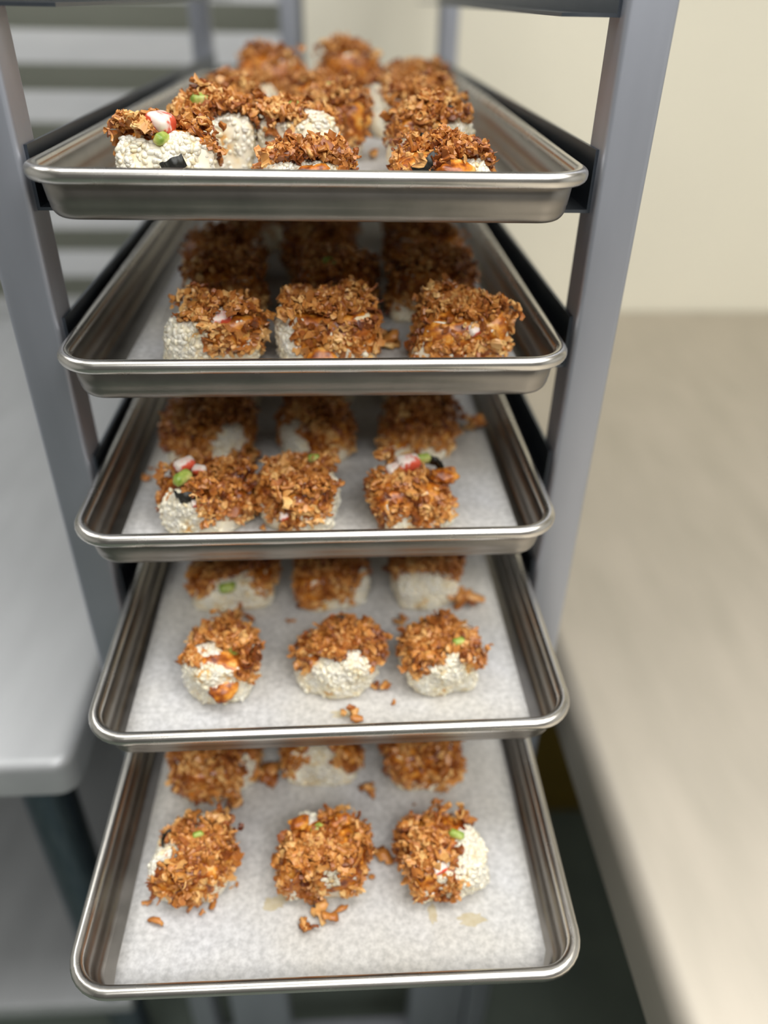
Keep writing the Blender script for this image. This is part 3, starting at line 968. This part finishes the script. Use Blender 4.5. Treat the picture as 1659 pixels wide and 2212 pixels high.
sushi(0, 0.078, 0.140, 0.030, 0.027, 0.044, 'right second-row roll of the top pan, white rice right corner with a nori speck', 106, -0.5, 1.2, 0.05, cover=0.85, drape=0.5, power=3.5, patches=[(0.018, -0.006, 0.01, 'rice')],
      extras=[('nori', 0.012, -0.010, 0.046, 1.5, 0.2, 0.5)])
sushi(0, -0.078, 0.236, 0.032, 0.027, 0.046, 'left third-row roll of the top pan, white rice right end', 107, -0.4, 0.9, 0.1, near=False, power=3.6, drape=0.5)
sushi(0, 0.006, 0.220, 0.029, 0.026, 0.046, 'middle third-row roll of the top pan, orange sauce down its right side', 108, None, 0.6, 0.0, near=False, cover=0.7, drape=0.9, extras=[('avocado', 0.004, -0.004, 0.049, 0.3, 0.2, 1.1), ('sauce', 0.020, -0.018, 0.026, 0.4, 0.9, 1.8)])
sushi(0, 0.088, 0.238, 0.031, 0.027, 0.050, 'right third-row roll of the top pan, leaning onion curl on top', 109, LFT, 0.8, 0.1, near=False, drape=0.7)
sushi(0, -0.070, 0.345, 0.034, 0.027, 0.046, 'left fourth-row roll of the top pan, blurred', 110, -0.3, 0.7, 0.0, near=False)
sushi(0, 0.000, 0.335, 0.032, 0.027, 0.046, 'middle fourth-row roll of the top pan, blurred', 111, None, near=False, drape=0.9)
sushi(0, 0.076, 0.345, 0.034, 0.028, 0.048, 'right fourth-row roll of the top pan, white left flank blurred', 112, LFT + 0.3, 0.8, near=False)
sushi(0, -0.052, 0.470, 0.036, 0.028, 0.060, 'left hindmost-row roll of the top pan, tall brown peak', 113, None, near=False, drape=0.9)
sushi(0, 0.030, 0.490, 0.032, 0.028, 0.068, 'middle hindmost-row roll of the top pan, tallest brown peak', 114, None, near=False, drape=0.9)
sushi(0, 0.098, 0.470, 0.036, 0.028, 0.050, 'right hindmost-row roll of the top pan, low brown heap', 115, None, near=False, drape=0.9)

# ------------------------------------------------------------------ loose crumbs (pan, u, v measured from the photograph)
CR = {}
CRX = Matrix.Rotation(math.radians(YAW), 3, 'Z') @ Matrix.Rotation(math.radians(90 - PITCH), 3, 'X') @ Matrix.Rotation(math.radians(ROLL), 3, 'Z')


def on_pan(px, py, k, h=0.0):
    """point on pan k's floor seen at photo pixel (px, py)"""
    d = CRX @ Vector(((px - 829.5) / 1662.5, -(py - 1106) / 1662.5, -1))
    z = Z0 - S * k - FLOOR_D + 0.0008 + h
    return CAM_POS + d * ((z - CAM_POS.z) / d.z)


CRUMBS = [  # pan, px, py, length in m, count of flakes, label
    (4, 337, 1995, 0.012, 1, 'pale elongated crumb near the front left corner of the lowest pan'),
    (4, 318, 1952, 0.006, 1, 'tiny pale crumb left of the front left roll on the lowest pan'),
    (4, 437, 1978, 0.007, 2, 'small brown crumb in front of the front left roll on the lowest pan'),
    (4, 461, 1957, 0.009, 1, 'reddish crumb touching the front left roll on the lowest pan'),
    (4, 508, 1916, 0.006, 2, 'small round crumb right of the front left roll on the lowest pan'),
    (4, 657, 2004, 0.010, 7, 'brown clump of crumbs in front of the middle roll, nearest the lowest pan rim'),
    (4, 699, 1982, 0.014, 4, 'golden curled crumb in front of the middle roll on the lowest pan'),
    (4, 735, 1970, 0.010, 1, 'thin golden crumb right of the golden curl on the lowest pan'),
    (4, 679, 1946, 0.011, 1, 'upright pale crumb against the front of the middle roll on the lowest pan'),
    (4, 802, 1902, 0.007, 2, 'small brown crumb below the dark curl on the lowest pan'),
    (4, 828, 1853, 0.016, 1, 'dark curved onion shred between the middle and right rolls of the lowest pan'),
    (4, 512, 1745, 0.013, 7, 'brown clump of crumbs behind the front left roll of the lowest pan'),
    (4, 580, 1680, 0.017, 9, 'large onion clump left of the back middle roll on the lowest pan'),
    (4, 803, 1706, 0.012, 6, 'onion clump between the back middle and back right rolls of the lowest pan'),
    (4, 895, 1740, 0.007, 1, 'faint pale crumb in front of the back right roll on the lowest pan'),
    (3, 765, 1556, 0.012, 4, 'golden crumb at the front rim of the fourth pan'),
    (3, 850, 1521, 0.005, 1, 'tiny brown crumb near the front of the fourth pan'),
    (3, 822, 1489, 0.011, 4, 'orange crumb right of the middle front roll on the fourth pan'),
    (3, 522, 1340, 0.015, 5, 'pale onion clump behind the left front roll on the fourth pan'),
    (3, 626, 1342, 0.007, 2, 'small brown crumb behind the middle front roll on the fourth pan'),
    (3, 868, 1352, 0.014, 2, 'upright onion shred left of the right front roll on the fourth pan'),
    (3, 1000, 1306, 0.020, 8, 'orange onion strip beside the back right roll on the fourth pan'),
    (2, 826, 1136, 0.010, 1, 'pale flat crumb in front of the right front roll on the middle pan'),
    (2, 562, 1136, 0.008, 2, 'brown crumb by the front rim left of centre on the middle pan'),
    (2, 322, 1036, 0.009, 2, 'dark crumb left of the left front roll on the middle pan'),
    (2, 335, 1012, 0.008, 2, 'dark crumb behind the left front roll on the middle pan'),
    (2, 1022, 928, 0.018, 8, 'brown onion clump right of the second-row right roll on the middle pan'),
    (2, 530, 1010, 0.022, 12, 'brown heap of onion between first and second rows, left on the middle pan'),
    (1, 560, 769, 0.014, 3, 'flat brown crumb behind the front rim of the second pan'),
    (1, 830, 748, 0.020, 3, 'golden onion curl right of the middle front roll on the second pan'),
    (1, 1140, 742, 0.008, 2, 'pinkish crumb at the right edge of the paper on the second pan'),
    (0, 176, 322, 0.012, 2, 'pale crumb stuck to the left wall of the top pan'),
    (0, 808, 343, 0.010, 4, 'orange crumb on the white paper right of the middle front roll of the top pan'),
]
for i, (k, px, py, ln, cnt, label) in enumerate(CRUMBS):
    r = np.random.default_rng(900 + i)
    o = None
    w = on_pan(px, py, k, 0.012 if px == 176 else 0.0)
    if cnt == 1:
        v, f = flakes(np.zeros((1, 3)), np.array([[0, 0, 1.0]]), r, ln * 1.1, ln * 1.25, 6, 0.1, (0.3, 0.5), 2.0)
    else:
        P = r.normal(0, 1, (cnt, 3)) * np.array([ln * 0.28, ln * 0.22, ln * 0.10])
        v, f = flakes(P, np.tile([0, 0, 1.0], (cnt, 1)), r, ln * 0.6, ln * 0.95, 5, 0.5, (0.35, 0.65))
    v[:, 2] -= v[:, 2].min()
    o = link('onion_crumb', pyd('onion_crumb', v, f), M['onion'])
    o.location = w
    o.rotation_euler = (0, 0, r.uniform(0, 6.28))
    tag(o, label, 'crumb', 'loose onion crumbs')

# grease marks: thin irregular films soaked into the paper, parts of the sheet
for k, px, py, ra, rb in ((4, 590, 1952, 0.010, 0.006), (4, 618, 1935, 0.007, 0.005), (4, 935, 1972, 0.004, 0.009), (4, 1020, 1985, 0.012, 0.006), (3, 742, 1541, 0.011, 0.005)):
    r = np.random.default_rng(int(px))
    w = on_pan(px, py, k)
    n = 22
    v = [(0, 0, 0.0003)]
    for i in range(n):
        a = 2 * math.pi * i / n
        q = 0.55 + 0.45 * r.random()
        v.append((ra * q * math.cos(a), rb * q * math.sin(a), 0.0001))
    f = [(0, 1 + i, 1 + (i + 1) % n) for i in range(n)]
    o = link('grease_stain', pyd('grease_stain', v, f), M['stain'])
    pk = papers[k]
    o.parent = pk
    loc = w - pk.location
    c, s_ = math.cos(-TR[k][2]), math.sin(-TR[k][2])
    o.location = (c * loc.x - s_ * loc.y, s_ * loc.x + c * loc.y, 0.0006)
